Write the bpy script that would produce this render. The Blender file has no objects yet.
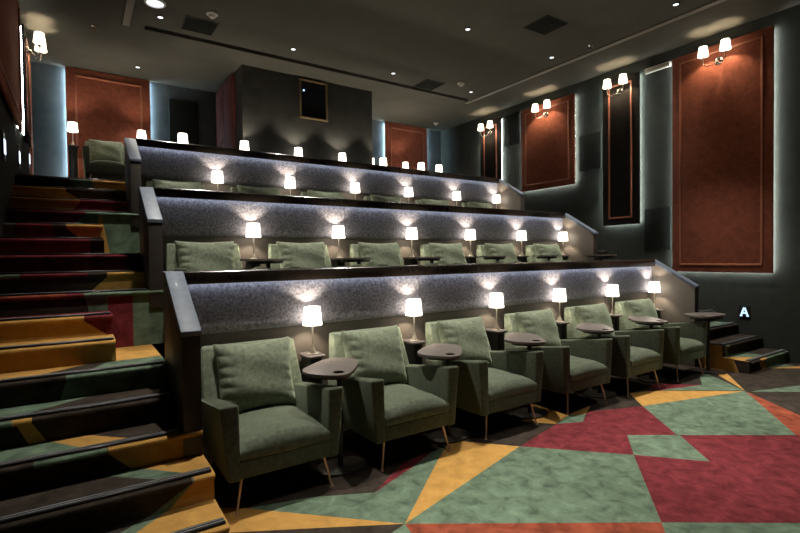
import bpy, bmesh, math, random
from mathutils import Vector, Matrix
random.seed(7)
C = bpy.context.scene.collection
PI = math.pi

# ------------------------------------------------------------------ helpers
def sharp(me, ang=0.7):
    for p in me.polygons: p.use_smooth = True
    try: me.set_sharp_from_angle(angle=ang)
    except Exception: pass

def obj(name, bm, mats, parent=None, smooth=True, ang=0.7, loc=None):
    me = bpy.data.meshes.new(name)
    bmesh.ops.recalc_face_normals(bm, faces=bm.faces)
    bm.to_mesh(me); bm.free()
    for m in (mats if isinstance(mats, (list, tuple)) else [mats]): me.materials.append(m)
    if smooth: sharp(me, ang)
    o = bpy.data.objects.new(name, me); C.objects.link(o)
    if parent: o.parent = parent
    if loc: o.location = loc
    return o

def raw(name, verts, faces, mats, mi=None, parent=None, smooth=False):
    me = bpy.data.meshes.new(name); me.from_pydata(verts, [], faces)
    for m in (mats if isinstance(mats, (list, tuple)) else [mats]): me.materials.append(m)
    if mi:
        for p, i in zip(me.polygons, mi): p.material_index = i
    if smooth: sharp(me)
    me.update()
    o = bpy.data.objects.new(name, me); C.objects.link(o)
    if parent: o.parent = parent
    return o

def thing(name, label, cat, loc=(0, 0, 0), rz=0, group=None):
    o = bpy.data.objects.new(name, None); C.objects.link(o)
    o.empty_display_size = .1
    o.location = loc; o.rotation_euler = (0, 0, rz); o['label'] = label; o['category'] = cat; o['kind'] = 'thing'
    if group: o['group'] = group
    return o

def tag(o, label, cat, group=None):
    o['label'] = label; o['category'] = cat; o['kind'] = 'thing'
    if group: o['group'] = group
    return o

def struct(o, label=None):
    o['kind'] = 'structure'
    if label: o['label'] = label
    return o

def dup(root, loc, rz, label, group=None, skip=()):
    r = root.copy(); C.objects.link(r); r.location = loc; r.rotation_euler = (0, 0, rz); r['label'] = label
    if group: r['group'] = group
    for ch in list(root.children):
        c = ch.copy(); C.objects.link(c); c.parent = r
        for g in list(ch.children):
            d = g.copy(); C.objects.link(d); d.parent = c
    return r

def hexa(bm, v, bev=0, seg=3):
    """v: 8 corners, bottom ring then top ring"""
    vs = [bm.verts.new(p) for p in v]
    fs = [(0, 3, 2, 1), (4, 5, 6, 7), (0, 1, 5, 4), (1, 2, 6, 5), (2, 3, 7, 6), (3, 0, 4, 7)]
    faces = [bm.faces.new([vs[i] for i in f]) for f in fs]
    if bev:
        edges = list({e for f in faces for e in f.edges})
        bmesh.ops.bevel(bm, geom=edges, offset=bev, segments=seg, profile=.5, affect='EDGES', clamp_overlap=True)

def box(bm, x0, x1, y0, y1, z0, z1, bev=0, seg=2):
    hexa(bm, [(x0, y0, z0), (x1, y0, z0), (x1, y1, z0), (x0, y1, z0), (x0, y0, z1), (x1, y0, z1), (x1, y1, z1), (x0, y1, z1)], bev, seg)

def lathe(bm, prof, n=24, cx=0, cy=0, cz=0, caps=True):
    rings = []
    for r, z in prof:
        rings.append([bm.verts.new((cx + r*math.cos(2*PI*i/n), cy + r*math.sin(2*PI*i/n), cz + z)) for i in range(n)])
    for a, b in zip(rings, rings[1:]):
        for i in range(n):
            bm.faces.new((a[i], a[(i+1) % n], b[(i+1) % n], b[i]))
    if caps:
        if prof[0][0] > 1e-5: bm.faces.new(rings[0][::-1])
        if prof[-1][0] > 1e-5: bm.faces.new(rings[-1])

def tube(bm, pts, r, n=10):
    pts = [Vector(p) for p in pts]
    rr = r if isinstance(r, (list, tuple)) else [r]*len(pts)
    prev = None; rings = []
    for i, p in enumerate(pts):
        d = (pts[min(i+1, len(pts)-1)] - pts[max(i-1, 0)]).normalized()
        if prev is None:
            u = d.orthogonal().normalized()
        else:
            u = (prev - d*prev.dot(d)).normalized()
        prev = u; w = d.cross(u)
        rings.append([bm.verts.new(p + (u*math.cos(2*PI*k/n) + w*math.sin(2*PI*k/n))*rr[i]) for k in range(n)])
    for a, b in zip(rings, rings[1:]):
        for k in range(n): bm.faces.new((a[k], a[(k+1) % n], b[(k+1) % n], b[k]))
    bm.faces.new(rings[0][::-1]); bm.faces.new(rings[-1])

def prism(bm, poly, z0, z1, bev=0, seg=2):
    """poly: list of (x,y) extruded in z"""
    n = len(poly)
    a = [bm.verts.new((x, y, z0)) for x, y in poly]; b = [bm.verts.new((x, y, z1)) for x, y in poly]
    f = [bm.faces.new(a[::-1]), bm.faces.new(b)]
    for i in range(n): bm.faces.new((a[i], a[(i+1) % n], b[(i+1) % n], b[i]))
    if bev:
        es = list({e for q in f for e in q.edges})
        bmesh.ops.bevel(bm, geom=es, offset=bev, segments=seg, profile=.5, affect='EDGES', clamp_overlap=True)

def xprism(bm, poly, x0, x1, bev=0):
    """poly: list of (y,z) extruded in x"""
    n = len(poly)
    a = [bm.verts.new((x0, y, z)) for y, z in poly]; b = [bm.verts.new((x1, y, z)) for y, z in poly]
    fs = [bm.faces.new(a[::-1]), bm.faces.new(b)]
    for i in range(n): fs.append(bm.faces.new((a[i], a[(i+1) % n], b[(i+1) % n], b[i])))
    if bev:
        es = list({e for q in fs for e in q.edges})
        bmesh.ops.bevel(bm, geom=es, offset=bev, segments=2, profile=.5, affect='EDGES', clamp_overlap=True)

def round_poly(pts, r, n=6):
    out = []; m = len(pts)
    for i in range(m):
        p = Vector(pts[i]); a = Vector(pts[i-1]) - p; b = Vector(pts[(i+1) % m]) - p
        d = min(r, a.length*.48, b.length*.48)
        s, e = p + a.normalized()*d, p + b.normalized()*d
        for k in range(n+1):
            t = k/n; q = s*(1-t)**2 + p*2*t*(1-t) + e*t*t
            out.append((q.x, q.y))
    return out

# ------------------------------------------------------------------ materials
def mat(name, col, rough=.6, metal=0, noise=None, bump=None, sheen=0, spec=.5, coat=0, emis=None, es=0, sheen_tint=None):
    m = bpy.data.materials.new(name); m.use_nodes = True
    nt = m.node_tree; b = nt.nodes['Principled BSDF']
    b.inputs['Base Color'].default_value = (*col, 1); b.inputs['Roughness'].default_value = rough
    b.inputs['Metallic'].default_value = metal; b.inputs['Specular IOR Level'].default_value = spec
    b.inputs['Sheen Weight'].default_value = sheen; b.inputs['Coat Weight'].default_value = coat
    if sheen_tint: b.inputs['Sheen Tint'].default_value = (*sheen_tint, 1)
    if emis: b.inputs['Emission Color'].default_value = (*emis, 1); b.inputs['Emission Strength'].default_value = es
    if noise or bump:
        tc = nt.nodes.new('ShaderNodeTexCoord')
    if noise:
        scale, lo, hi = noise[:3]; det = noise[3] if len(noise) > 3 else 5
        n = nt.nodes.new('ShaderNodeTexNoise'); n.inputs['Scale'].default_value = scale; n.inputs['Detail'].default_value = det
        n.inputs['Roughness'].default_value = .62; n.inputs['Distortion'].default_value = noise[4] if len(noise) > 4 else .0
        nt.links.new(tc.outputs['Object'], n.inputs['Vector'])
        r = nt.nodes.new('ShaderNodeMapRange'); r.inputs['From Min'].default_value = .3; r.inputs['From Max'].default_value = .7
        r.inputs['To Min'].default_value = lo; r.inputs['To Max'].default_value = hi
        nt.links.new(n.outputs['Fac'], r.inputs['Value'])
        mx = nt.nodes.new('ShaderNodeMix'); mx.data_type = 'RGBA'; mx.blend_type = 'MULTIPLY'; mx.inputs['Factor'].default_value = 1
        mx.inputs['A'].default_value = (*col, 1)
        nt.links.new(r.outputs['Result'], mx.inputs['B']); nt.links.new(mx.outputs['Result'], b.inputs['Base Color'])
    if bump:
        n2 = nt.nodes.new('ShaderNodeTexNoise'); n2.inputs['Scale'].default_value = bump[0]; n2.inputs['Detail'].default_value = 4
        nt.links.new(tc.outputs['Object'], n2.inputs['Vector'])
        bp = nt.nodes.new('ShaderNodeBump'); bp.inputs['Strength'].default_value = bump[1]; bp.inputs['Distance'].default_value = .01
        nt.links.new(n2.outputs['Fac'], bp.inputs['Height']); nt.links.new(bp.outputs['Normal'], b.inputs['Normal'])
    return m

def emat(name, col, s):
    m = bpy.data.materials.new(name); m.use_nodes = True; nt = m.node_tree; nt.nodes.clear()
    e = nt.nodes.new('ShaderNodeEmission'); e.inputs['Color'].default_value = (*col, 1); e.inputs['Strength'].default_value = s
    o = nt.nodes.new('ShaderNodeOutputMaterial'); nt.links.new(e.outputs[0], o.inputs[0]); return m

CN = (9, .52, 1.42, 12, .5)
carpet = {
    'G': mat('carpet_green', (.130, .185, .128), 1, noise=CN, bump=(260, .35), spec=.1),
    'R': mat('carpet_burgundy', (.170, .030, .036), 1, noise=CN, bump=(260, .35), spec=.1),
    'Y': mat('carpet_mustard', (.500, .275, .075), 1, noise=(9, .80, 1.18, 12, .5), bump=(260, .35), spec=.1),
    'C': mat('carpet_coral', (.270, .066, .036), 1, noise=CN, bump=(260, .35), spec=.1),
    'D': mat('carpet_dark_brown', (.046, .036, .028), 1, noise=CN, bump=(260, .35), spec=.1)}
CK = list('GRYCD'); CM = [carpet[k] for k in CK]
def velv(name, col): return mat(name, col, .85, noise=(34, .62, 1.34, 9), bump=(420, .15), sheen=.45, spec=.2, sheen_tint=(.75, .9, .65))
velvet = velv('green_velvet_shaded', (.066, .076, .052))  # one velvet throughout; shade on arms and base put into the colour
velvet_seat = velv('green_velvet_seat', (.098, .116, .082))  # same velvet, darkened in colour to offset the overhead light
velvet_back = velv('green_velvet_lit', (.205, .235, .165))  # same velvet, light on backrest and cushion put into the colour
brass = mat('brushed_brass', (.85, .60, .40), .3, .75)
chrome = mat('polished_nickel', (.72, .68, .62), .16, 1)
black_wood = mat('black_laminate', (.012, .011, .011), .42, noise=(20, .8, 1.2))
cap_wood = mat('dark_lacquered_wood', (.026, .021, .017), .22, noise=(14, .75, 1.25), coat=.35)
end_cap_mat = mat('grey_lacquered_cap', (.135, .168, .225), .5, noise=(18, .8, 1.2), coat=.1)
end_mat = mat('dark_brown_panel', (.040, .033, .027), .5, noise=(10, .8, 1.2))
taupe = mat('taupe_panel', (.200, .170, .142), .5, noise=(30, .93, 1.06))
pad_mat = mat('grey_mottled_velvet', (.270, .258, .285), .8, noise=(48, .35, 1.75, 8), bump=(120, .15), sheen=.5, spec=.25, sheen_tint=(.75, .78, 1))
tray_mat = mat('tray_laminate', (.150, .126, .116), .38, noise=(60, .95, 1.05))
tray_under = mat('black_powder_metal', (.010, .010, .011), .4)
wall_mat = mat('dark_green_fabric_wall', (.054, .060, .053), .95, noise=(5, .85, 1.15), bump=(300, .1), spec=.1)
booth_mat = mat('charcoal_fabric_wall', (.062, .064, .059), .95, noise=(5, .85, 1.15), bump=(300, .1), spec=.1)
blue_wall = mat('blue_grey_fabric_wall', (.095, .112, .122), .95, noise=(5, .85, 1.15), spec=.1)
acoustic_mat = mat('dark_acoustic_cloth', (.030, .034, .031), 1, bump=(400, .2), spec=.05)
ceil_mat = mat('dark_olive_ceiling_paint', (.096, .094, .080), .9, noise=(3, .92, 1.08), spec=.2)
vent_mat = mat('black_vent_metal', (.016, .016, .014), .6)
slot_mat = mat('grey_slot_metal', (.42, .40, .35), .5)
rust = mat('rust_velvet', (.290, .084, .048), .85, noise=(9, .7, 1.25, 7, .8), sheen=.25, spec=.2, sheen_tint=(1, .6, .4))
rust_mould = mat('rust_moulding', (.45, .165, .095), .5, noise=(12, .9, 1.1))
black_panel = mat('black_velvet_panel', (.022, .020, .018), .9, noise=(9, .8, 1.2), spec=.2)
white_plastic = mat('white_plastic', (.72, .70, .64), .4)
nosing_mat = mat('black_nosing', (.010, .010, .011), .35)
nosing_line = mat('aluminium_nosing_groove', (.50, .50, .52), .4, .35)
glass_dark = mat('dark_port_glass', (.004, .005, .010), .06)
gold_frame = mat('aged_gold_frame', (.26, .19, .10), .45, .4)
shade_mat = emat('lit_lamp_shade', (1, .90, .76), 4.5)
sconce_shade_mat = emat('lit_sconce_shade', (1, .84, .62), 4.2)
led_mat = emat('white_led', (.93, 1, .96), 32)
led_blue = emat('cool_led', (.62, .87, 1), 60)
led_step = emat('letter_led', (.45, .68, 1), 1.5)
led_cap = emat('cap_led', (.72, .82, 1), 9.0)
led_dim = emat('downlight_lens', (.95, .97, 1), 2.2)
round_glow = emat('round_light_lens', (.75, .82, 1), 2.5)
step_glow = emat('wall_sign_glow', (.70, .80, 1), 2.2)
wall_dark = mat('black_screen_wall', (.02, .02, .02), .95)

# ------------------------------------------------------------------ key dimensions
XW0, XW1, YB, YF, ZC = -.57, 8.0, 9.95, -4.5, 4.77
RISE, TREAD, Y0 = .155, .298, 2.51
ROW_D, ROW_R = 1.49, .775
XL, XR = .61, 6.723
def sy(i): return Y0 + TREAD*i
def sz(i): return RISE*(i+1)

# ------------------------------------------------------------------ setting: floor
FLOOR = [
('Y', [(1.494, 2.212), (1.038, 2.476), (0.638, 2.704), (0.48, 2.681), (0.394, 2.91), (0.641, 3.022), (0.818, 2.891), (0.947, 2.758)]),
('G', [(1.494, 2.212), (0.947, 2.758), (0.818, 2.891), (1.176, 2.799), (1.54, 2.619), (1.928, 2.77), (2.225, 2.912), (2.386, 2.94), (2.209, 2.801)]),
('R', [(1.54, 2.619), (1.758, 2.767), (1.924, 2.864), (2.235, 2.951), (2.225, 2.912), (1.928, 2.77)]),
('Y', [(1.494, 2.212), (2.209, 2.801), (2.532, 3.041), (2.543, 2.941), (2.848, 2.597)]),
('G', [(1.494, 2.212), (2.848, 2.597), (3.413, 1.996), (2.672, 1.402)]),
('C', [(1.494, 2.212), (2.672, 1.402), (2.302, 1.122), (1.385, 1.761)]),
('G', [(1.494, 2.212), (1.385, 1.761), (0.959, 2.058)]),
('R', [(2.848, 2.597), (3.562, 2.771), (3.727, 2.652), (4.003, 2.793), (4.585, 2.59), (4.075, 2.01), (3.746, 2.246), (3.413, 1.996)]),
('G', [(3.498, 2.753), (3.774, 2.835), (3.922, 2.763), (3.727, 2.652)]),
('Y', [(3.805, 3.327), (3.763, 2.843), (4.2, 2.897), (3.922, 2.763), (3.774, 2.835), (3.484, 2.764), (3.288, 2.969)]),
('Y', [(4.907, 2.921), (4.585, 2.59), (5.965, 2.23), (5.254, 2.771)]),
('G', [(4.585, 2.59), (5.965, 2.23), (4.849, 1.452), (4.075, 2.01)]),
('G', [(3.746, 2.246), (4.092, 1.998), (3.741, 1.617), (3.413, 1.996)]),
('C', [(5.965, 2.23), (5.468, 1.609), (4.863, 0.856), (4.849, 1.452)]),
('R', [(3.413, 1.996), (3.741, 1.617), (4.092, 1.998), (4.843, 1.45), (6.063, 0.509), (4.155, 0.345), (2.672, 1.402)]),
('G', [(2.672, 1.402), (4.147, 0.344), (3.499, 0.288), (2.302, 1.122)]),
('G', [(6.269, 2.828), (6.463, 2.84), (5.98, 2.243), (5.265, 2.778), (5.862, 2.618)]),
('R', [(5.484, 2.95), (5.862, 2.618), (5.265, 2.778), (5.276, 2.894)]),
('Y', [(6.881, 3.075), (6.865, 2.818), (5.972, 2.235)]),
('G', [(5.983, 2.188), (6.66, 1.988), (7.006, 1.88), (6.556, 1.759)]),
('Y', [(7.316, 2.543), (7.779, 2.323), (7.99, 2.19), (7.913, 2.124), (7.658, 2.287)]),
('G', [(7.366, 2.533), (7.844, 2.617), (7.779, 2.323)]),
# continuation of the pattern outside the frame
('Y', [(2.302, 1.122), (3.499, .288), (2.4, -.6)]), ('R', [(1.385, 1.761), (2.302, 1.122), (2.4, -.6), (.9, .4)]),
('G', [(.9, .4), (2.4, -.6), (1.2, -1.8), (-.3, -.9)]), ('Y', [(.2, 1.9), (.9, .4), (-.3, -.9), (-.5, .8)]),
('R', [(4.155, .345), (6.063, .509), (5.2, -1.2), (3.6, -1.0)]), ('G', [(6.063, .509), (7.7, .9), (7.6, -1.2), (5.2, -1.2)]),
('Y', [(3.499, .288), (4.147, .344), (3.6, -1.0), (2.4, -.6)]), ('C', [(5.2, -1.2), (7.6, -1.2), (6.6, -2.8)])]
fv, ff, fm = [], [], []
fv += [(XW0, YF, 0), (XW1, YF, 0), (XW1, YB, 0), (XW0, YB, 0)]; ff.append((0, 1, 2, 3)); fm.append(4)
for k, (c, ps) in enumerate(FLOOR):
    a = sum(ps[i-1][0]*ps[i][1] - ps[i][0]*ps[i-1][1] for i in range(len(ps)))
    if a < 0: ps = ps[::-1]
    b = len(fv); z = .0012 + .00004*k
    fv += [(x, y, z) for x, y in ps]; ff.append(tuple(range(b, b+len(ps)))); fm.append(CK.index(c))
floor = struct(raw('floor', fv, ff, CM, fm))

# ------------------------------------------------------------------ setting: stairs and tiers
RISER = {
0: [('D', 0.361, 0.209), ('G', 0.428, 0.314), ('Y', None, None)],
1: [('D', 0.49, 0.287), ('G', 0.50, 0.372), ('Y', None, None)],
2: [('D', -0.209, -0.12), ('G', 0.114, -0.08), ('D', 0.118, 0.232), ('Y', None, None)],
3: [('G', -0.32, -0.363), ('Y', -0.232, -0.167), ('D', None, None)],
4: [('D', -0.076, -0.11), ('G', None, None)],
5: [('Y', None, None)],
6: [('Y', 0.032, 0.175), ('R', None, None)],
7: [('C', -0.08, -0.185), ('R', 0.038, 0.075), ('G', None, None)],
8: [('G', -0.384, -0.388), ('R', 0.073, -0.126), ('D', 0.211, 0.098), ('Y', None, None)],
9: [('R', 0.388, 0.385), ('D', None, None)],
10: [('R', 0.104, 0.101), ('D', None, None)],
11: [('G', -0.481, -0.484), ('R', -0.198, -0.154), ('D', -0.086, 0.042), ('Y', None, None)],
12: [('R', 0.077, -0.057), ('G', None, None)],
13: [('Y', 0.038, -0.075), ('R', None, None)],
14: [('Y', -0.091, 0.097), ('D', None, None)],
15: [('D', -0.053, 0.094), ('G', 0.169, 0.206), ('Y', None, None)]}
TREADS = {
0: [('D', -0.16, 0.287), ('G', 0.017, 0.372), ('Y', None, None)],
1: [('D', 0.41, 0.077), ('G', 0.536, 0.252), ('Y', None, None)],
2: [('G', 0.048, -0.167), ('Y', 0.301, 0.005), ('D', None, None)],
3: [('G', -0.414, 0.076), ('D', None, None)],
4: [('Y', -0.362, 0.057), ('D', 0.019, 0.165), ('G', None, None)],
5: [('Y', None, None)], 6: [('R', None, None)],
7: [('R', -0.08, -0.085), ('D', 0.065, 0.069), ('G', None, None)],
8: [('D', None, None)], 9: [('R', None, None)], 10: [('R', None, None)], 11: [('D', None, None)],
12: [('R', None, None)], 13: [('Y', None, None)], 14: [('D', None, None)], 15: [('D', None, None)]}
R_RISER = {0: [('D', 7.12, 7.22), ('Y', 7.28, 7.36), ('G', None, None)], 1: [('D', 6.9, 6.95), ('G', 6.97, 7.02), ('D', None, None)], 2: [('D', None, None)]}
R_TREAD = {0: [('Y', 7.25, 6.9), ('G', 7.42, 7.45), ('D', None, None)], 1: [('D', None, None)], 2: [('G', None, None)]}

RISER_SHADED = {2: [('D', .118, .232), ('Y', None, None)], 3: [('D', -.30, -.25), ('Y', -.232, -.167), ('D', None, None)], 7: [('D', .045, .07), ('G', None, None)], 8: [('D', .211, .098), ('Y', None, None)]}  # lower riser pattern, with shade below the nosing painted in as dark carpet
class Strips:
    def __init__(s): s.v, s.f, s.m = [], [], []
    def quad(s, a, b, c, d, k):
        n = len(s.v); s.v += [a, b, c, d]; s.f.append((n, n+1, n+2, n+3)); s.m.append(CK.index(k))
    def rows(s, lists, bounds_front, bounds_back, colors, xs, xe):
        """lists: profile [(y,z)...] from the front/top boundary set to the back/bottom one; boundaries blend linearly"""
        n = len(lists)-1
        def X(i, t):
            if i < 0: return xs
            if bounds_front[i] is None: return xe
            return min(max(bounds_front[i]*(1-t) + bounds_back[i]*t, xs), xe)
        for j in range(n):
            t0, t1 = j/n, (j+1)/n
            for i, k in enumerate(colors):
                a0, a1, b0, b1 = X(i-1, t0), X(i, t0), X(i-1, t1), X(i, t1)
                if a1-a0 < 1e-5 and b1-b0 < 1e-5: continue
                (ya, za), (yb, zb) = lists[j], lists[j+1]
                s.quad((a0, ya, za), (a1, ya, za), (b1, yb, zb), (b0, yb, zb), k)

def staircase(name, n, ends, wall_x, sign, riser, tread, label):
    """sign +1: steps run from wall_x to larger x; -1: to smaller x"""
    S = Strips()
    def span(i):
        e = ends(i); return (wall_x, e) if sign > 0 else (e, wall_x)
    for i in range(n):
        xs, xe = span(i); y, z, zl = sy(i), sz(i), sz(i)-RISE
        rc = riser.get(i, [('D', None, None)])
        cols = [c for c, a, b in rc]; fa = [a for c, a, b in rc]; fb = [b for c, a, b in rc]
        # bull-nosed carpet edge (top boundary set), then the riser face set slightly back
        nose = [(y+.004, z), (y-.014, z-.003), (y-.026, z-.011), (y-.028, z-.020), (y-.020, z-.034), (y+.004, z-.040)]
        for a, b in zip(nose, nose[1:]): S.rows([a, b], fa, fa, cols, xs, xe)
        lo = RISER_SHADED.get(i, rc) if sign > 0 else rc
        S.rows([nose[-1], (y+.004, zl)], [a for c, a, b in lo], [b for c, a, b in lo], [c for c, a, b in lo], xs, xe)
        yb = sy(i+1) + .01 if i < n-1 else YB
        tc = tread.get(i, [('D', None, None)])
        cols2 = [c for c, a, b in tc]; ga = [a for c, a, b in tc]; gb = [b for c, a, b in tc]
        S.rows([(y+.004, z), (yb, z)], ga, gb, cols2, xs, xe)
        # flank
        xf = xe if sign > 0 else xs
        if sign < 0 and i == 0:
            S.quad((xf, y, z), (xf, y+.17, z), (xf, y+.11, 0), (xf, y, 0), 'D'); S.quad((xf, y+.17, z), (xf, yb, z), (xf, yb, 0), (xf, y+.11, 0), 'Y')
            continue
        S.quad((xf, y, z), (xf, yb, z), (xf, yb, 0), (xf, y, 0), 'Y' if i in ((0, 1, 5, 6, 10, 11) if sign > 0 else (0, 1)) else cols[-1])
    return S

ENDS_L = {0: XL, 1: XL, 5: .215, 6: .215, 10: .22, 11: .22}
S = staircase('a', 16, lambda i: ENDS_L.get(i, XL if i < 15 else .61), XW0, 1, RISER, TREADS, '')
# aisle landings beside the narrow steps and the tall risers behind them
for t, c1, c2 in ((4, 'Y', None), (9, 'G', None)):
    z = sz(t); S.quad((.2, sy(t+1), z), (XL, sy(t+1), z), (XL, sy(t+3), z), (.2, sy(t+3), z), c1)
    zt = sz(t+3)-.03; y = sy(t+3)+.003
    if t == 4:
        S.quad((.2, y, z), (.378, y, z), (.378, y, zt), (.2, y, zt), 'R'); S.quad((.378, y, z), (XL, y, z), (XL, y, zt), (.378, y, zt), 'G')
    else:
        S.quad((.2, y, z), (.30, y, z), (.22, y, zt), (.2, y, zt), 'Y'); S.quad((.30, y, z), (XL, y, z), (XL, y, zt), (.22, y, zt), 'G')
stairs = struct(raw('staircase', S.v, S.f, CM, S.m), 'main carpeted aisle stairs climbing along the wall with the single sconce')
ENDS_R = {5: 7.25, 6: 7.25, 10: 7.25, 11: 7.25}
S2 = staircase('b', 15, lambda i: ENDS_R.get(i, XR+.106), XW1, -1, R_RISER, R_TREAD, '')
for t in (4, 9):
    z = sz(t); S2.quad((XR+.106, sy(t+1), z), (7.25, sy(t+1), z), (7.25, sy(t+3), z), (XR+.106, sy(t+3), z), 'D')
    S2.quad((XR+.106, sy(t+3), z), (7.25, sy(t+3), z), (7.25, sy(t+3), sz(t+3)-.03), (XR+.106, sy(t+3), sz(t+3)-.03), 'G')
stairs2 = struct(raw('staircase', S2.v, S2.f, CM, S2.m), 'carpeted stairs beside the glowing letter A')

def nosing(x0, x1, i, parent):
    bm = bmesh.new(); y, z = sy(i), sz(i)
    box(bm, x0, x1, y-.004, y+.052, z+.0005, z+.013, .003, 1)
    o = obj('nosing', bm, nosing_mat, parent)
    bm = bmesh.new()
    for q in (.012, .034): box(bm, x0+.004, x1-.004, y+q, y+q+.005, z+.0125, z+.0145)
    obj('groove_strip', bm, nosing_line, o)
for i in range(16):
    e = ENDS_L.get(i, XL-.11)
    nosing(XW0+.005, e-.012, i, stairs)
for i in range(15):
    nosing(ENDS_R.get(i, XR+.116)+.012, XW1-.005, i, stairs2)

for k, zt in ((1, ROW_R), (2, 2*ROW_R), (3, 3*ROW_R)):
    zt -= (0, 0, -.02, 0)[k]
    y0 = 3.80 + (k-1)*ROW_D; y1 = 8.25 if k == 3 else 3.70 + k*ROW_D
    bm = bmesh.new(); box(bm, XL-.1, XR+.1, y0-.015, y1, zt-ROW_R+.02, zt)
    o = struct(obj('floor_tier', bm, carpet['D'], smooth=False))
bm = bmesh.new(); box(bm, XW0, XW1, 8.26, YB, 2.2, 2.62); struct(obj('floor_rear', bm, carpet['D'], smooth=False))

# ------------------------------------------------------------------ setting: walls, ceiling
def slab(name, x0, x1, y0, y1, z0, z1, m):
    bm = bmesh.new(); box(bm, x0, x1, y0, y1, z0, z1); return struct(obj(name, bm, m, smooth=False))
slab('wall_left', XW0-.1, XW0, YF, YB, 0, ZC, wall_mat)
slab('wall_right', XW1, XW1+.1, YF, YB, 0, ZC, wall_mat)
slab('wall_back', XW0-.1, XW1+.1, YB, YB+.1, 0, ZC, blue_wall)
slab('wall_front', XW0-.1, XW1+.1, YF-.1, YF, 0, ZC, wall_dark)
slab('ceiling', XW0-.1, XW1+.1, YF-.1, YB+.1, ZC, ZC+.1, ceil_mat)
BX0, BX1, BY = 2.37, 4.91, 8.26
slab('wall_booth', BX0, BX1, BY, YB, 2.3, ZC, booth_mat)
door_mat = mat('burgundy_door', (.130, .030, .024), .6, noise=(9, .8, 1.15))
# double door on the flank of the booth
bm = bmesh.new(); box(bm, BX0-.045, BX0, 8.66, 9.86, 2.48, ZC-.02, .006)
door = struct(obj('door_1', bm, door_mat))
for a, b in ((8.70, 9.24), (9.28, 9.82)):
    bm = bmesh.new(); box(bm, BX0-.065, BX0-.045, a, b, 2.52, ZC-.08, .008); lf = obj('door_leaf', bm, door_mat, door)
    bm = bmesh.new(); box(bm, BX0-.075, BX0-.064, a+.08, b-.08, 3.5, 4.5, .005); obj('raised_panel', bm, door_mat, lf)
bm = bmesh.new()
tube(bm, [(BX0-.07, 9.22, 3.35), (BX0-.12, 9.22, 3.37), (BX0-.12, 9.22, 3.65), (BX0-.07, 9.22, 3.67)], .012); obj('handle', bm, chrome, door)
# dark recessed speaker panel on the back wall
bm = bmesh.new(); box(bm, 1.48, 2.0, YB-.042, YB-.002, 3.5, 4.5, .01)
tag(obj('acoustic_absorber', bm, acoustic_mat), 'dark acoustic panel on the blue-lit back wall beside the red double door', 'acoustic panel', 'acoustic wall panels')
# projection window
w = struct(raw('window_1', [(3.42, BY-.006, 4.06), (3.90, BY-.006, 4.06), (3.90, BY-.006, 4.70), (3.42, BY-.006, 4.70)], [(0, 1, 2, 3)], glass_dark), 'dark projection window in a thin gold frame')
bm = bmesh.new(); x0, x1, z0, z1 = 3.38, 3.94, 4.02, 4.74
for a in ((x0, x1, z0+.008, z0+.04), (x0, x1, z1-.035, z1-.008), (x0+.008, x0+.034, z0, z1), (x1-.034, x1-.008, z0, z1)): box(bm, a[0], a[1], BY-.05, BY, a[2], a[3], .008)
obj('window_frame', bm, gold_frame, w)
bm = bmesh.new(); bmesh.ops.create_uvsphere(bm, u_segments=10, v_segments=8, radius=.016, matrix=Matrix.Translation((3.47, BY-.02, 4.53)))
obj('blue_dot', bm, led_step, w)  # small blue emissive dot in front of the glass

# ------------------------------------------------------------------ row dividers
def row_divider(k, label):
    t = thing('row_divider', label, 'low wall', (0, k*ROW_D, k*ROW_R), 0, 'upholstered low walls behind the seat rows')
    yf, yb, zf, zb = 3.09, 3.655, 1.071, 1.414
    zl = .31 if k == 0 else .31
    sides = []
    for x0, x1, zlow in ((XL-.106, XL, .315), (XR, XR+.106, 0.0 if k == 0 else .31)):
        bm = bmesh.new()
        xprism(bm, [(yf, zlow), (yf, zf-.028), (yb, zb-.028), (3.785, zb-.028), (3.785, zlow)], x0, x1, .004)
        e = obj('end_panel', bm, [end_mat, taupe], t)
        for p in e.data.polygons:
            if abs(p.normal.x) > .9 and (p.normal.x < 0) == (x0 > 3): p.material_index = 1
        bm = bmesh.new()
        dz = .028
        xprism(bm, [(yf-.012, zf-.035), (yf-.012, zf-.002), (yb, zb), (3.79, zb), (3.79, zb-dz), (yb+.006, zb-dz), (yf, zf-.030)], x0-.006, x1+.006, .004)
        obj('end_cap', bm, end_cap_mat, e)
        sides.append(e)
    bm = bmesh.new(); box(bm, XL, XR, 3.705, 3.785, 0, 1.345); obj('back_panel', bm, taupe, t, smooth=False)
    xs = [XL+.004, 2.66, 4.71, XR-.004]
    for a, b in zip(xs, xs[1:]):
        bm = bmesh.new()
        prof = []
        for j in range(17):
            u = j/16; z = .955 + .385*u
            prof.append((3.705 - (.026 + .034*(1-u)**.9*min(1, u/.10)**.5 + .014*min(1, (1-u)/.12)**.5 ), z))
        prof = [(3.705, .955)] + [(3.69, .953)] + prof + [(3.705, 1.34)]
        xprism(bm, prof, a+.004, b-.004)
        obj('padded_panel', bm, pad_mat, t, ang=1.0)
    bm = bmesh.new()
    xprism(bm, [(3.622, 1.350), (3.622, 1.322), (3.606, 1.322), (3.606, 1.405), (3.618, 1.416), (3.775, 1.416), (3.79, 1.405), (3.79, 1.35)], XL+.006, XR-.006, .003)
    cr = obj('cap_rail', bm, cap_wood, t)
    bm = bmesh.new(); box(bm, XL+.02, XR-.02, 3.6235, 3.633, 1.343, 1.3495); obj('led_strip', bm, led_cap, cr, smooth=False)
    return t
row_divider(0, 'low wall with grey padded panels directly behind the front row of armchairs')
row_divider(1, 'low wall with padded panels behind the second row of armchairs')
row_divider(2, 'topmost low wall with padded panels, below the projection booth')

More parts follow.
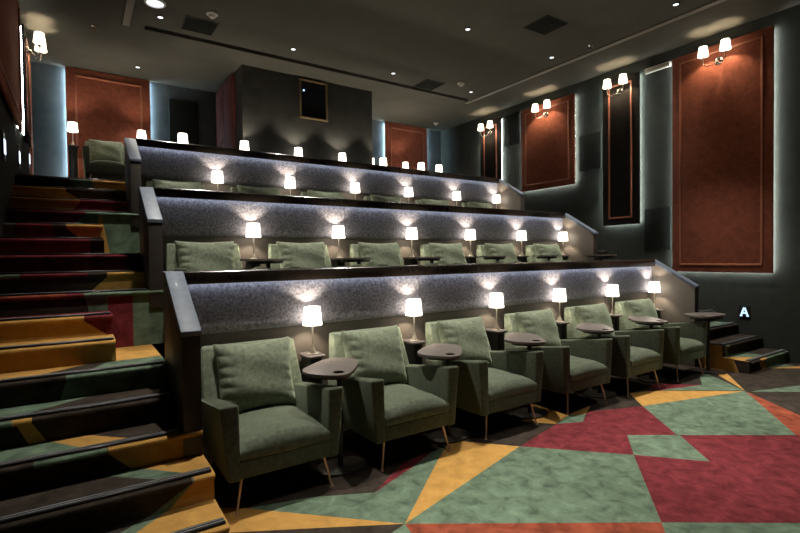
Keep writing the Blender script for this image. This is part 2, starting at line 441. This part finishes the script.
# ------------------------------------------------------------------ armchair
def pillow_bm(w, h, t, nx=56, ny=50, seed=0, corner=.07, wr=.013):
    rnd = random.Random(seed); bm = bmesh.new()
    ph = [rnd.uniform(0, 6.28) for _ in range(6)]
    def pt(u, v, s):
        x = w/2*u*(1 - corner*(1-u*u)*0 - corner*.9*(1-v*v)*abs(u)**3 + .02*abs(u*v)); z = h/2*v*(1 - corner*1.15*(1-u*u)*abs(v)**3 + .02*abs(u*v))
        e = (max(0, 1-abs(u)**3.2)**.55)*(max(0, 1-abs(v)**3.2)**.55)
        edge = max(abs(u), abs(v))
        side = max(0, (abs(u)-.52)/.48); endz = max(0, (abs(v)-.6)/.4)
        fade = (1-abs(u)**14)*(1-abs(v)**14)
        crease = wr*fade*(side**1.3*(1.25 if u < 0 else .7)*(abs(math.sin(9.5*v+2.2*u+ph[0]+.8*math.sin(3*v)))**.6-.55)
                          + endz**1.4*.8*(abs(math.sin(7.5*u+1.5*v+ph[1]))**.6-.55)
                          + .35*math.sin(5*u+3*v+ph[2])*math.sin(4*v-2*u+ph[4]))
        y = s*(t/2*e*(1+.06*math.sin(2.1*u+1.7*v+ph[3]))) + s*crease*1.5
        return (x, y, z)
    for s in (-1, 1):
        g = [[bm.verts.new(pt(-1+2*i/nx, -1+2*j/ny, s)) for i in range(nx+1)] for j in range(ny+1)]
        for j in range(ny):
            for i in range(nx): bm.faces.new((g[j][i], g[j][i+1], g[j+1][i+1], g[j+1][i]))
    bmesh.ops.remove_doubles(bm, verts=bm.verts, dist=.0006)
    return bm

def seat_bm():
    bm = bmesh.new(); nx, ny = 26, 26
    x0, x1, y0, y1, zb, zt = -.283, .283, -.405, .24, .312, .425
    def top(i, j):
        u = -1+2*i/nx; v = -1+2*j/ny
        x = x0+(x1-x0)*(u+1)/2; y = y0+(y1-y0)*(v+1)/2
        e = (max(0, 1-abs(u)**5)**.5)*(max(0, 1-abs(v)**6)**.5)
        z = zt-.045 + .045*e + .034*(1-u*u)*(1-.35*v*v)
        x *= 1-.016*(1-e); y = y + (.012 if v < 0 else -.012)*(1-e)
        return (x, y, z + .0025*math.sin(9*u+2)*math.sin(7*v))
    g = [[bm.verts.new(top(i, j)) for i in range(nx+1)] for j in range(ny+1)]
    for j in range(ny):
        for i in range(nx): bm.faces.new((g[j][i], g[j][i+1], g[j+1][i+1], g[j+1][i]))
    ring = [g[0][i] for i in range(nx+1)] + [g[j][nx] for j in range(1, ny+1)] + [g[ny][i] for i in range(nx-1, -1, -1)] + [g[j][0] for j in range(ny-1, 0, -1)]
    def lower(f, zf):
        out = []
        for v in ring:
            c = Vector((0, -.08)); d = Vector((v.co.x, v.co.y)) - c
            d = d*f + c; out.append(bm.verts.new((d.x, d.y, zf)))
        return out
    prev = ring
    for f, zf in ((1.022, .372), (1.024, .345), (1.006, .322), (.975, .312)):
        cur = lower(f, zf)
        for a in range(len(ring)): bm.faces.new((prev[a], prev[(a+1) % len(ring)], cur[(a+1) % len(ring)], cur[a]))
        prev = cur
    bm.faces.new(prev)
    return bm

def make_chair(label):
    t = thing('armchair', label, 'armchair', (0, 0, 0), 0, 'green velvet armchairs')
    bm = bmesh.new()
    hexa(bm, [(-.292, -.385, .205), (.292, -.385, .205), (.292, .36, .185), (-.292, .36, .185), (-.30, -.392, .318), (.30, -.392, .318), (.30, .36, .318), (-.30, .36, .318)], .014)
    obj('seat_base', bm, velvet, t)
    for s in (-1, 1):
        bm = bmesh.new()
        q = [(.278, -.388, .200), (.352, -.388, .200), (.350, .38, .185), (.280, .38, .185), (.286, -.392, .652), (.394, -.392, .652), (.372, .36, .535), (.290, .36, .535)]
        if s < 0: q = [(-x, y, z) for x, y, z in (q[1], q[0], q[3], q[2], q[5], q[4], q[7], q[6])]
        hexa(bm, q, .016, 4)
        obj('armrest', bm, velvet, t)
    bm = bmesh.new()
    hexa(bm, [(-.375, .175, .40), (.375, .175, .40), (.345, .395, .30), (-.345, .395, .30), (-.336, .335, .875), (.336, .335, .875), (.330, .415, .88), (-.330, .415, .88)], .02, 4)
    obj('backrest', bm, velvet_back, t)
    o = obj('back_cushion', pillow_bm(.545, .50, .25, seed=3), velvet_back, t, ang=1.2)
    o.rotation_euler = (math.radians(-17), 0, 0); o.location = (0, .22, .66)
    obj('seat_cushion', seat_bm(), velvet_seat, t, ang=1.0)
    for sx in (-1, 1):
        for sy_, ya, yb in ((-1, -.335, -.372), (1, .30, .345)):
            bm = bmesh.new()
            a, b = Vector((sx*.262, ya, .215)), Vector((sx*.306, yb, .0))
            pts = [a.lerp(b, q) for q in (0, .5, .93, .96, 1)]
            tube(bm, pts, [.0085, .0075, .0065, .012, .013], 12)
            obj('leg', bm, brass, t)
    return t

ORD = ['nearest the main stairs', 'second from the main stairs', 'third from the main stairs', 'fourth from the main stairs', 'fifth from the main stairs', 'farthest from the main stairs']
ROWN = ['front row', 'second row', 'third row']
TZ = [0, ROW_R, 2*ROW_R+.02]
TD = [0, .022, .048]
CX = [1.047, 2.042, 3.035, 4.080, 5.076, 6.10]
YC = 3.22
chair0 = make_chair('x')
first = True
for k in range(3):
    for j, cx in enumerate(CX):
        lab = 'green velvet armchair with loose back cushion, %s, %s' % (ROWN[k], ORD[j])
        loc = (cx, YC + k*ROW_D, TZ[k])
        if first:
            chair0.location = loc; chair0['label'] = lab; first = False
        else:
            dup(chair0, loc, 0, lab)
c = dup(chair0, (.42, 8.9, 2.62), 0, 'single green armchair at the top of the stairs before the red wall panel')
c.scale = (.84, .84, .9)

# ------------------------------------------------------------------ swivel tray tables
TRAY = [(1.271, 3.156), (1.262, 3.038), (1.313, 2.956), (1.369, 2.891), (1.423, 2.851), (1.502, 2.86), (1.684, 3.08), (1.755, 3.218), (1.735, 3.301), (1.631, 3.402), (1.51, 3.358), (1.363, 3.24)]
TRAY = [(x-1.53, y-3.08) for x, y in TRAY]
def smooth_loop(pts, it=2):
    for _ in range(it):
        o = []
        for i in range(len(pts)):
            a, b = pts[i], pts[(i+1) % len(pts)]
            o += [(a[0]*.75+b[0]*.25, a[1]*.75+b[1]*.25), (a[0]*.25+b[0]*.75, a[1]*.25+b[1]*.75)]
        pts = o
    return pts
def make_tray():
    t = thing('swivel_tray_table', 'x', 'tray table', (0, 0, 0), 0, 'dark swivel tray tables')
    out = smooth_loop(TRAY, 2); hx, hy, hr = -.072, -.135, .040
    bm = bmesh.new()
    for z in (.720, .700):
        a = [bm.verts.new((x, y, z)) for x, y in out]; b = [bm.verts.new((hx+hr*math.cos(2*PI*i/20), hy+hr*math.sin(2*PI*i/20), z)) for i in range(20)]
        es = [bm.edges.new((a[i], a[(i+1) % len(a)])) for i in range(len(a))] + [bm.edges.new((b[i], b[(i+1) % 20])) for i in range(20)]
        bmesh.ops.triangle_fill(bm, edges=es, use_beauty=True, normal=(0, 0, 1))
        if z == .720: ta, tb = a, b
        else:
            for A, B in ((ta, a), (tb, b)):
                for i in range(len(A)): bm.faces.new((A[i], A[(i+1) % len(A)], B[(i+1) % len(B)], B[i]))
    top = obj('tabletop', bm, tray_mat, t, ang=.5)
    bm = bmesh.new(); lathe(bm, [(.001, .675), (.0385, .675), (.0385, .715), (.0365, .715), (.0365, .679), (.001, .679)], 24, hx, hy, 0, caps=False); obj('cup_well', bm, tray_under, top)
    bm = bmesh.new(); lathe(bm, [(.030, .7202), (.036, .7202), (.036, .7212), (.030, .7212), (.030, .7202)], 24, .06, .20, 0, caps=False); obj('inlay_ring', bm, mat('tray_ring', (.05, .042, .04), .4), top)
    bm = bmesh.new(); prism(bm, [(x*.80+.01, y*.72) for x, y in out], .672, .6995, .004); obj('support_bracket', bm, tray_under, t)
    bm = bmesh.new(); lathe(bm, [(.021, .015), (.021, .672)], 20); obj('post', bm, tray_under, t)
    bm = bmesh.new()
    el = [(.0 + .19*math.cos(2*PI*i/40), -.01 + .135*math.sin(2*PI*i/40)) for i in range(40)]
    prism(bm, el, .001, .016, .004); obj('base_plate', bm, mat('tray_base_metal', (.06, .055, .05), .32, .3), t)
    return t
tray0 = make_tray(); first = True
for k in range(2):
    for j, cx in enumerate(CX):
        lab = 'dark rounded swivel tray table beside armchair, %s, %s' % (ROWN[k], ORD[j])
        loc = (cx+.485+(0, 0, 0, .05, .08, .0)[j], 3.08 + k*ROW_D - .21*(j == 5), TZ[k])
        if first: tray0.location = loc; tray0['label'] = lab; first = False
        else: dup(tray0, loc, (0, -.06, .04, -.10, .05, -1.0)[j], lab)

# ------------------------------------------------------------------ lamp consoles and table lamps
def make_console():
    t = thing('lamp_console', 'x', 'side table', (0, 0, 0), 0, 'black lamp consoles between the seats')
    bm = bmesh.new(); prism(bm, round_poly([(-.076, .13), (-.076, -.10), (.076, -.10), (.076, .13)], .045), .718, .735, .004); obj('top', bm, tray_mat, t)
    bm = bmesh.new(); prism(bm, round_poly([(-.060, .12), (-.060, -.07), (.060, -.07), (.060, .12)], .04), .0, .718); obj('body', bm, black_wood, t)
    return t
lamp_gold = mat('satin_champagne_lamp', (.74, .66, .54), .38, .45)
def make_lamp():
    t = thing('table_lamp', 'x', 'table lamp', (0, 0, 0), 0, 'small white-shaded table lamps')
    bm = bmesh.new(); lathe(bm, [(.001, 0), (.042, 0), (.043, .006), (.026, .010), (.024, .022), (.015, .050), (.011, .062), (.012, .066), (.012, .074), (.001, .075)], 24); obj('base', bm, lamp_gold, t)
    bm = bmesh.new(); lathe(bm, [(.0065, .07), (.0065, .262)], 14); obj('stem', bm, lamp_gold, t)
    bm = bmesh.new(); lathe(bm, [(.076, .232), (.0635, .376), (.0615, .376), (.074, .232), (.076, .232)], 32, caps=False); obj('lamp_shade', bm, shade_mat, t, ang=1.2)
    bm = bmesh.new(); lathe(bm, [(.0065, .262), (.012, .264), (.012, .285), (.001, .286)], 14); s = obj('bulb_socket', bm, lamp_gold, t)
    return t
def lamp_light(loc, e, name='lamp_bulb', r=.018, col=(1, .80, .56)):
    L = bpy.data.lights.new(name, 'POINT'); L.energy = e; L.shadow_soft_size = r; L.color = col
    o = bpy.data.objects.new(name, L); C.objects.link(o); o.location = loc; return o
console0 = make_console(); lamp0 = make_lamp(); first = True
LX = [1.534, 2.520, 3.560, 4.560, 5.595, 6.575]
spots = []
for k in range(3):
    for j, x in enumerate(LX):
        spots.append((x, 3.545+k*ROW_D, TZ[k]-TD[k], 'behind the %s, %s' % (ROWN[k], ORD[j])))
R4 = [1.393, 2.339, 3.281, 4.145, 5.043, 5.971]
for j, x in enumerate(R4):
    spots.append((x, 8.08, 3*ROW_R, 'on the top tier by the booth, ' + (ORD[j] if j < 5 else 'sixth from the main stairs')))
spots += [(-.02, 9.45, 2.62, 'beside the single armchair at the stair top'), (.97, 9.45, 2.62, 'half hidden behind the topmost low wall end'),
          (5.58, 9.45, 2.62, 'at the back wall just past the booth corner'), (6.52, 9.45, 2.62, 'against the rear red panel beyond the projection booth'), (6.44, 8.08, 3*ROW_R, 'at the far end of the top tier, nearest the corner')]
for q, (x, y, z, where) in enumerate(spots):
    dz = TD[q//6] if q < 18 else 0
    lc, ll = 'black lamp console ' + where, 'small lit table lamp ' + where
    if first:
        console0.location = (x, y, z); console0['label'] = lc; lamp0.location = (x, y, z+.736); lamp0['label'] = ll; first = False
    else:
        cc = dup(console0, (x, y, z+dz), 0, lc); cc.scale.z = (.735-dz)/.735; dup(lamp0, (x, y, z+.736), 0, ll)
    lamp_light((x, y, z+.736+.315), 16.0 if z > 2.2 else 9.0, 'lamp_bulb', .018, (1, .86, .68))

# ------------------------------------------------------------------ wall panels with LED edges
def wall_panel(name, label, loc, rz, w, h, board, mould, leds='LRB', depth=.082, inset=.11, led=None, mt=True):
    """local x along wall, z up, -y out of the wall; origin bottom centre"""
    t = thing(name, label, 'wall panel', loc, rz, 'back-lit wall panels')  # upholstered panel fixed to the wall
    bm = bmesh.new(); box(bm, -w/2, w/2, -depth, -.046 if depth > .08 else -.03, 0, h, .006); obj('board', bm, board, t)
    bm = bmesh.new(); box(bm, -w/2+.05, w/2-.05, -.046 if depth > .08 else -.03, 0, .05, h-.05); obj('spacer', bm, black_panel, t, smooth=False)
    a, b, c, d = -w/2+inset, w/2-inset, inset*.9, h-inset*.9; m = .032
    if mt:
        bm = bmesh.new()
        box(bm, a, a+m, -depth-.018, -depth, c, d, .007); box(bm, b-m, b, -depth-.018, -depth, c, d, .007)
        box(bm, a, b, -depth-.018, -depth, c, c+m, .007); box(bm, a, b, -depth-.018, -depth, d-m, d, .007)
        obj('moulding', bm, mould, t)
    s = .019; l0, l1 = (-.042, -.024) if depth > .08 else (-.028, -.012)
    for q in leds:
        bm = bmesh.new()
        if q == 'L': box(bm, -w/2+s, -w/2+s+.012, l0, l1, .03, h-.03)
        if q == 'R': box(bm, w/2-s-.012, w/2-s, l0, l1, .03, h-.03)
        if q == 'B': box(bm, -w/2+.04, w/2-.04, l0, l1, .03 if depth > .08 else .085, .042 if depth > .08 else .097)
        if q == 'T': box(bm, -w/2+.04, w/2-.04, l0, l1, h-s-.012, h-s)
        obj('led_strip', bm, led or led_mat, t, smooth=False)
    return t
RR, RL = -PI/2, PI/2
wall_panel('velvet_wall_panel', 'largest rust-red velvet wall panel, above the glowing letter A', (XW1, 3.31, 1.21), RR, 1.34, 3.37, rust, rust_mould)
wall_panel('velvet_wall_panel', 'narrow black wall panel with rust moulding, between the two red panels', (XW1, 4.865, 2.01), RR, .68, 2.56, black_panel, rust_mould, inset=.12)
wall_panel('velvet_wall_panel', 'second rust-red wall panel, above the second row end wall', (XW1, 6.46, 2.85), RR, 1.32, 1.72, rust, rust_mould)
wall_panel('velvet_wall_panel', 'farthest narrow black wall panel with rust moulding, near the back corner', (XW1, 8.04, 2.9), RR, .66, 1.68, black_panel, rust_mould, inset=.12)
wall_panel('velvet_wall_panel', 'rust-red wall panel over the stairs, cut by the photo edge', (XW0, 5.92, 3.05), RL, 2.76, 1.53, rust, rust_mould, 'RB', depth=.055)
wall_panel('velvet_wall_panel', 'narrow wall panel with rust moulding carrying the sconce over the stairs', (XW0, 8.31, 3.12), RL, .72, 1.46, black_panel, rust_mould, 'LB', inset=.12, depth=.055)
wall_panel('velvet_wall_panel', 'red velvet back-wall panel behind the single armchair at the stair top', (.53, YB, 2.625), 0, 1.27, ZC-2.625-.01, rust, rust_mould, 'LR', .09, .13, led_blue)
wall_panel('velvet_wall_panel', 'red velvet back-wall panel between projection booth and far corner', (6.86, YB, 2.625), 0, 1.25, ZC-2.625-.01, rust, rust_mould, 'LR', .09, .13, led_blue)
# rust trim post in the rear corner over the stairs
bm = bmesh.new(); box(bm, XW0, XW0+.03, 9.16, 9.5, 2.62, ZC-.002, .005); o = struct(obj('trim_1', bm, rust_mould))

# ------------------------------------------------------------------ sconces
def make_sconce():
    t = thing('wall_sconce', 'x', 'wall light', (0, 0, 0), 0, 'two-armed wall sconces')
    bm = bmesh.new()
    lathe(bm, [(.001, .0), (.058, .0), (.060, .008), (.050, .018), (.030, .024), (.024, .05), (.001, .055)], 28)
    bmesh.ops.rotate(bm, verts=bm.verts, cent=(0, 0, 0), matrix=Matrix.Rotation(PI/2, 3, 'X'))
    obj('back_plate', bm, chrome, t)
    for s in (-1, 1):
        ctl = [(0, -.045, 0), (s*.03, -.075, -.045), (s*.085, -.115, -.075), (s*.135, -.145, -.055), (s*.147, -.15, 0), (s*.147, -.15, .05)]
        pts = []
        for i in range(len(ctl)-1):
            p0, p1, p2, p3 = (Vector(ctl[max(i-1, 0)]), Vector(ctl[i]), Vector(ctl[i+1]), Vector(ctl[min(i+2, len(ctl)-1)]))
            for q in range(5):
                u = q/5; pts.append(.5*((2*p1)+(-p0+p2)*u+(2*p0-5*p1+4*p2-p3)*u*u+(-p0+3*p1-3*p2+p3)*u**3))
        pts.append(Vector(ctl[-1]))
        bm = bmesh.new(); tube(bm, pts, .0065, 10); a = obj('arm', bm, chrome, t)
        bm = bmesh.new(); lathe(bm, [(.001, .03), (.020, .034), (.026, .046), (.014, .05), (.013, .09), (.001, .091)], 18, s*.147, -.15); obj('candle_cup', bm, chrome, a)
        bm = bmesh.new(); lathe(bm, [(.072, .078), (.054, .215), (.052, .215), (.070, .078), (.072, .078)], 28, s*.147, -.15, 0, caps=False); obj('lamp_shade', bm, sconce_shade_mat, t, ang=1.2)
    return t
sc0 = make_sconce(); first = True
for (x, y, z, rz, lab) in [(XW1-.0845, 3.31, 4.33, RR, 'brass two-shade sconce on the largest rust-red wall panel'), (XW1-.0845, 4.865, 4.33, RR, 'two-shade sconce on the narrow black panel below the emergency light'),
                           (XW1-.0845, 6.46, 4.33, RR, 'two-shade sconce on the second rust-red wall panel'), (XW1-.0845, 8.04, 4.30, RR, 'two-shade sconce nearest the back corner of the room'),
                           (XW0+.0565, 8.31, 4.37, RL, 'two-shade sconce on the wall over the main stairs')]:
    if first: sc0.location = (x, y, z); sc0.rotation_euler.z = rz; sc0['label'] = lab; first = False
    else: dup(sc0, (x, y, z), rz, lab)
    s = -1 if rz < 0 else 1
    for d in (-.147, .147): lamp_light((x + s*.15, y + d, z+.135), 9.5, 'sconce_bulb', .016, (1, .78, .52))

# ------------------------------------------------------------------ smaller wall items
for y0, y1, z0, z1, lab in ((7.20, 7.66, 3.92, 4.60, 'dark square acoustic panel beside the sconce nearest the back corner'), (5.27, 5.73, 3.07, 3.74, 'dark square acoustic panel between second red panel and narrow black panel'),
                            (4.03, 4.47, 1.56, 2.25, 'dark square acoustic panel low beside the largest red panel')):
    bm = bmesh.new(); box(bm, XW1-.03, XW1-.002, y0, y1, z0, z1, .012)
    tag(obj('acoustic_absorber', bm, acoustic_mat), lab, 'acoustic panel', 'acoustic wall panels')
t = thing('emergency_light', 'white emergency light box on the wall, above the narrow black panel', 'emergency light', (XW1, 4.24, 4.50), RR)
bm = bmesh.new(); box(bm, -.21, .21, -.06, 0, 0, .085, .012); obj('housing', bm, white_plastic, t)
bm = bmesh.new(); box(bm, -.15, .15, -.066, -.058, .022, .062, .003); obj('lens', bm, mat('frosted_lens', (.55, .53, .42), .3), t)
bm = bmesh.new(); box(bm, .165, .19, -.064, -.058, .030, .055, .003); obj('test_button', bm, slot_mat, t)
bm = bmesh.new(); tube(bm, [(-.12, -.01, .08), (-.12, -.01, .26)], .006, 8); obj('conduit', bm, vent_mat, t)
t = thing('letter_sign', 'glowing bluish letter A sign low on the dark wall', 'sign', (XW1, 3.0, .64), RR); t.scale = (.74, 1, .84)
bm = bmesh.new(); box(bm, -.10, .10, -.012, 0, -.11, .11, .006); obj('plate', bm, tray_under, t)
bm = bmesh.new()
def bar(p, q, wd, y0=-.018, y1=-.011):
    p, q = Vector((p[0], 0, p[1])), Vector((q[0], 0, q[1])); d = (q-p).normalized(); n = Vector((d.z, 0, -d.x))*wd/2
    f = [p-n, q-n, q+n, p+n]
    hexa(bm, [(v.x, y0, v.z) for v in f] + [(v.x, y1, v.z) for v in f])
bar((-.058, -.068), (-.004, .075), .030); bar((.058, -.068), (.004, .075), .030); bar((-.036, -.018), (.036, -.018), .024); bar((-.075, -.066), (-.035, -.066), .020); bar((.035, -.066), (.075, -.066), .020)
obj('letter', bm, led_step, t, smooth=False)
for y, z, lab in ((7.45, 2.76, 'small glowing sign on the stair wall, below the narrow panel'), (9.0, 3.01, 'small glowing sign on the stair wall, closest to the back wall'), (5.97, 2.60, 'small glowing sign on the stair wall at the photo edge')):
    t = thing('letter_sign', lab, 'sign', (XW0, y, z), RL, 'glowing signs on the stair wall')
    bm = bmesh.new(); box(bm, -.10, .10, -.012, 0, -.13, .13, .006); obj('plate', bm, tray_under, t)
    bm = bmesh.new(); box(bm, -.05, .05, -.018, -.011, -.07, .07, .004); obj('glow_face', bm, step_glow, t)

# ------------------------------------------------------------------ ceiling items
def make_downlight():
    t = thing('recessed_downlight', 'x', 'ceiling light', (0, 0, 0), 0, 'recessed ceiling downlights')
    bm = bmesh.new(); lathe(bm, [(.034, -.001), (.054, -.001), (.054, -.008), (.036, -.010), (.034, -.001)], 24, caps=False); obj('ring', bm, vent_mat, t)
    bm = bmesh.new(); lathe(bm, [(.0005, -.004), (.034, -.004), (.034, -.0015), (.0005, -.0015)], 24, caps=False); obj('lens', bm, led_dim, t)
    return t
dl0 = make_downlight(); first = True
DX = [(1.0, 'over the stair end'), (2.88, 'second from the stair end'), (4.75, 'third from the stair end'), (6.6, 'over the letter-sign end')]
DY = [(7.23, 'third row', .75, 64), (5.26, 'second row', .9, 64), (3.27, 'front row', 1.15, 66), (1.27, 'open floor', 1.0, 46), (-.73, 'floor before the screen', .5, 46)]
for y, rn, pw, sa in DY:
    for x, xn in DX:
        lab = 'small square recessed downlight above the %s, %s' % (rn, xn)
        lab = lab.replace('square ', '')
        if first: dl0.location = (x, y, ZC); dl0['label'] = lab; first = False
        else: dup(dl0, (x, y, ZC), 0, lab)
        L = bpy.data.lights.new('downlight_beam', 'SPOT'); L.energy = 420*pw; L.spot_size = math.radians(sa); L.spot_blend = .75; L.shadow_soft_size = .045; L.color = (1, .94, .84)
        o = bpy.data.objects.new('downlight_beam', L); C.objects.link(o); o.location = (x, y, ZC-.012)
dup(dl0, (.92, 9.3, ZC), 0, 'recessed downlight above the single armchair at the stair top')
L = bpy.data.lights.new('downlight_beam', 'SPOT'); L.energy = 130; L.spot_size = math.radians(70); L.spot_blend = .75; L.shadow_soft_size = .045; L.color = (1, .94, .84)
o = bpy.data.objects.new('downlight_beam', L); C.objects.link(o); o.location = (.92, 9.3, ZC-.012)

for x, y, lab in ((1.49, 7.21, 'dark square ceiling vent over the stair end'), (5.64, 7.35, 'dark square ceiling vent farthest back'), (5.61, 4.58, 'dark square ceiling vent nearest the long slot diffuser')):
    t = thing('ceiling_vent', lab, 'ceiling vent', (x, y, ZC), 0, 'square ceiling vents')
    bm = bmesh.new(); box(bm, -.22, .22, -.22, .22, -.012, -.001, .004); obj('frame', bm, vent_mat, t)
    bm = bmesh.new()
    for q in range(9): box(bm, -.20, .20, -.195+q*.044, -.165+q*.044, -.02, -.012)
    obj('slats', bm, acoustic_mat, t, smooth=False)
def detector(x, y, lab, s=1.0):
    t = thing('smoke_detector', lab, 'smoke detector', (x, y, ZC), 0, 'ceiling smoke detectors')
    bm = bmesh.new(); lathe(bm, [(.001, -.001), (.062*s, -.001), (.062*s, -.020*s), (.05*s, -.026*s), (.001, -.026*s)], 28, caps=False); obj('base', bm, white_plastic, t)
    bm = bmesh.new(); lathe(bm, [(.036*s, -.026*s), (.036*s, -.044*s), (.028*s, -.052*s), (.001, -.053*s)], 24, caps=False); obj('sensor', bm, white_plastic, t)
detector(1.56, 6.75, 'white smoke detector beside the vent over the stairs', 1.2)
detector(6.10, 6.96, 'white smoke detector near the end of the slot diffuser', 1.1)
detector(7.39, 9.37, 'white smoke detector near the far back corner')
t = thing('round_ceiling_light', 'round pale ceiling light over the stairs, at the photo top', 'ceiling light', (.89, 6.85, ZC))
bm = bmesh.new(); lathe(bm, [(.10, -.001), (.125, -.001), (.125, -.02), (.10, -.024), (.10, -.001)], 32, caps=False); obj('rim', bm, white_plastic, t)
bm = bmesh.new(); lathe(bm, [(.0005, -.006), (.1, -.006), (.1, -.003), (.0005, -.003)], 32, caps=False); obj('lens', bm, round_glow, t)
for x, y, lab in ((.26, 8.0, 'tiny ceiling sprinkler above the stairs'), (6.73, 4.63, 'tiny ceiling sprinkler beside the long slot diffuser')):
    t = thing('ceiling_sprinkler', lab, 'sprinkler', (x, y, ZC))
    bm = bmesh.new(); lathe(bm, [(.001, -.001), (.035, -.001), (.033, -.008), (.012, -.012), (.010, -.04), (.001, -.04)], 18, caps=False); obj('body', bm, chrome, t)
    bm = bmesh.new(); lathe(bm, [(.0005, -.052), (.022, -.052), (.022, -.049), (.0005, -.049)], 18, caps=False); obj('deflector', bm, chrome, t)
    bm = bmesh.new(); tube(bm, [(.018, 0, -.01), (.014, 0, -.05)], .003, 6); tube(bm, [(-.018, 0, -.01), (-.014, 0, -.05)], .003, 6); obj('yoke', bm, chrome, t)
def slot(lab, x0, x1, y0, y1):
    t = thing('slot_diffuser', lab, 'air diffuser', ((x0+x1)/2, (y0+y1)/2, ZC), 0, 'linear ceiling slot diffusers')
    w, l = (x1-x0)/2, (y1-y0)/2
    bm = bmesh.new(); box(bm, -w, w, -l, l, -.006, -.001); obj('frame', bm, vent_mat, t, smooth=False)
    bm = bmesh.new()
    if l > w:
        n = int(2*l/.03)
        for q in range(n): box(bm, -w*.72, w*.72, -l+q*.03+.004, -l+q*.03+.020, -.012, -.006)
    obj('louvre_grille', bm, slot_mat, t, smooth=False)
slot('long grey slot diffuser in the ceiling along the sconce wall', 6.94, 7.06, .6, 7.84)
slot('long grey slot diffuser in the ceiling over the stairs', .57, .69, .6, 7.76)
# shallow drop in the ceiling behind the third row
bm = bmesh.new(); box(bm, .86, 6.85, 7.62, 7.70, ZC-.045, ZC, .004); struct(obj('trim_2', bm, ceil_mat))
bm = bmesh.new(); box(bm, .86, 6.85, 7.60, 7.62, ZC-.012, ZC, .002); struct(obj('trim_3', bm, vent_mat))

# ------------------------------------------------------------------ world, camera, colour
wd = bpy.data.worlds.new('World'); bpy.context.scene.world = wd; wd.use_nodes = True
wd.node_tree.nodes['Background'].inputs['Color'].default_value = (.01, .01, .012, 1)
R = [[0.8306554599875539, -0.021521293301728313, 0.5563706864379954], [-0.5566566118052774, -0.010494478125260677, 0.8306764005690467], [-0.012038410457110599, -0.9997133088358379, -0.020697265765475426]]
cam = bpy.data.cameras.new('camera'); co = bpy.data.objects.new('camera', cam); C.objects.link(co)
cam.sensor_fit = 'HORIZONTAL'; cam.sensor_width = 36; cam.lens = 481.318/800*36; cam.clip_start = .02
co.matrix_world = Matrix(((R[0][0], -R[0][1], -R[0][2], 0), (R[1][0], -R[1][1], -R[1][2], 0), (R[2][0], -R[2][1], -R[2][2], 1.5), (0, 0, 0, 1)))
sc = bpy.context.scene; sc.camera = co
vs = sc.view_settings; vs.view_transform = 'Standard'; vs.look = 'None'; vs.gamma = 1; vs.exposure = 0.2; vs.use_curve_mapping = False
sc.cycles.use_denoising = True
sc.cycles.max_bounces = 8; sc.cycles.diffuse_bounces = 5; sc.cycles.glossy_bounces = 3
sc.cycles.sample_clamp_indirect = 4
sc.cycles.use_light_tree = True
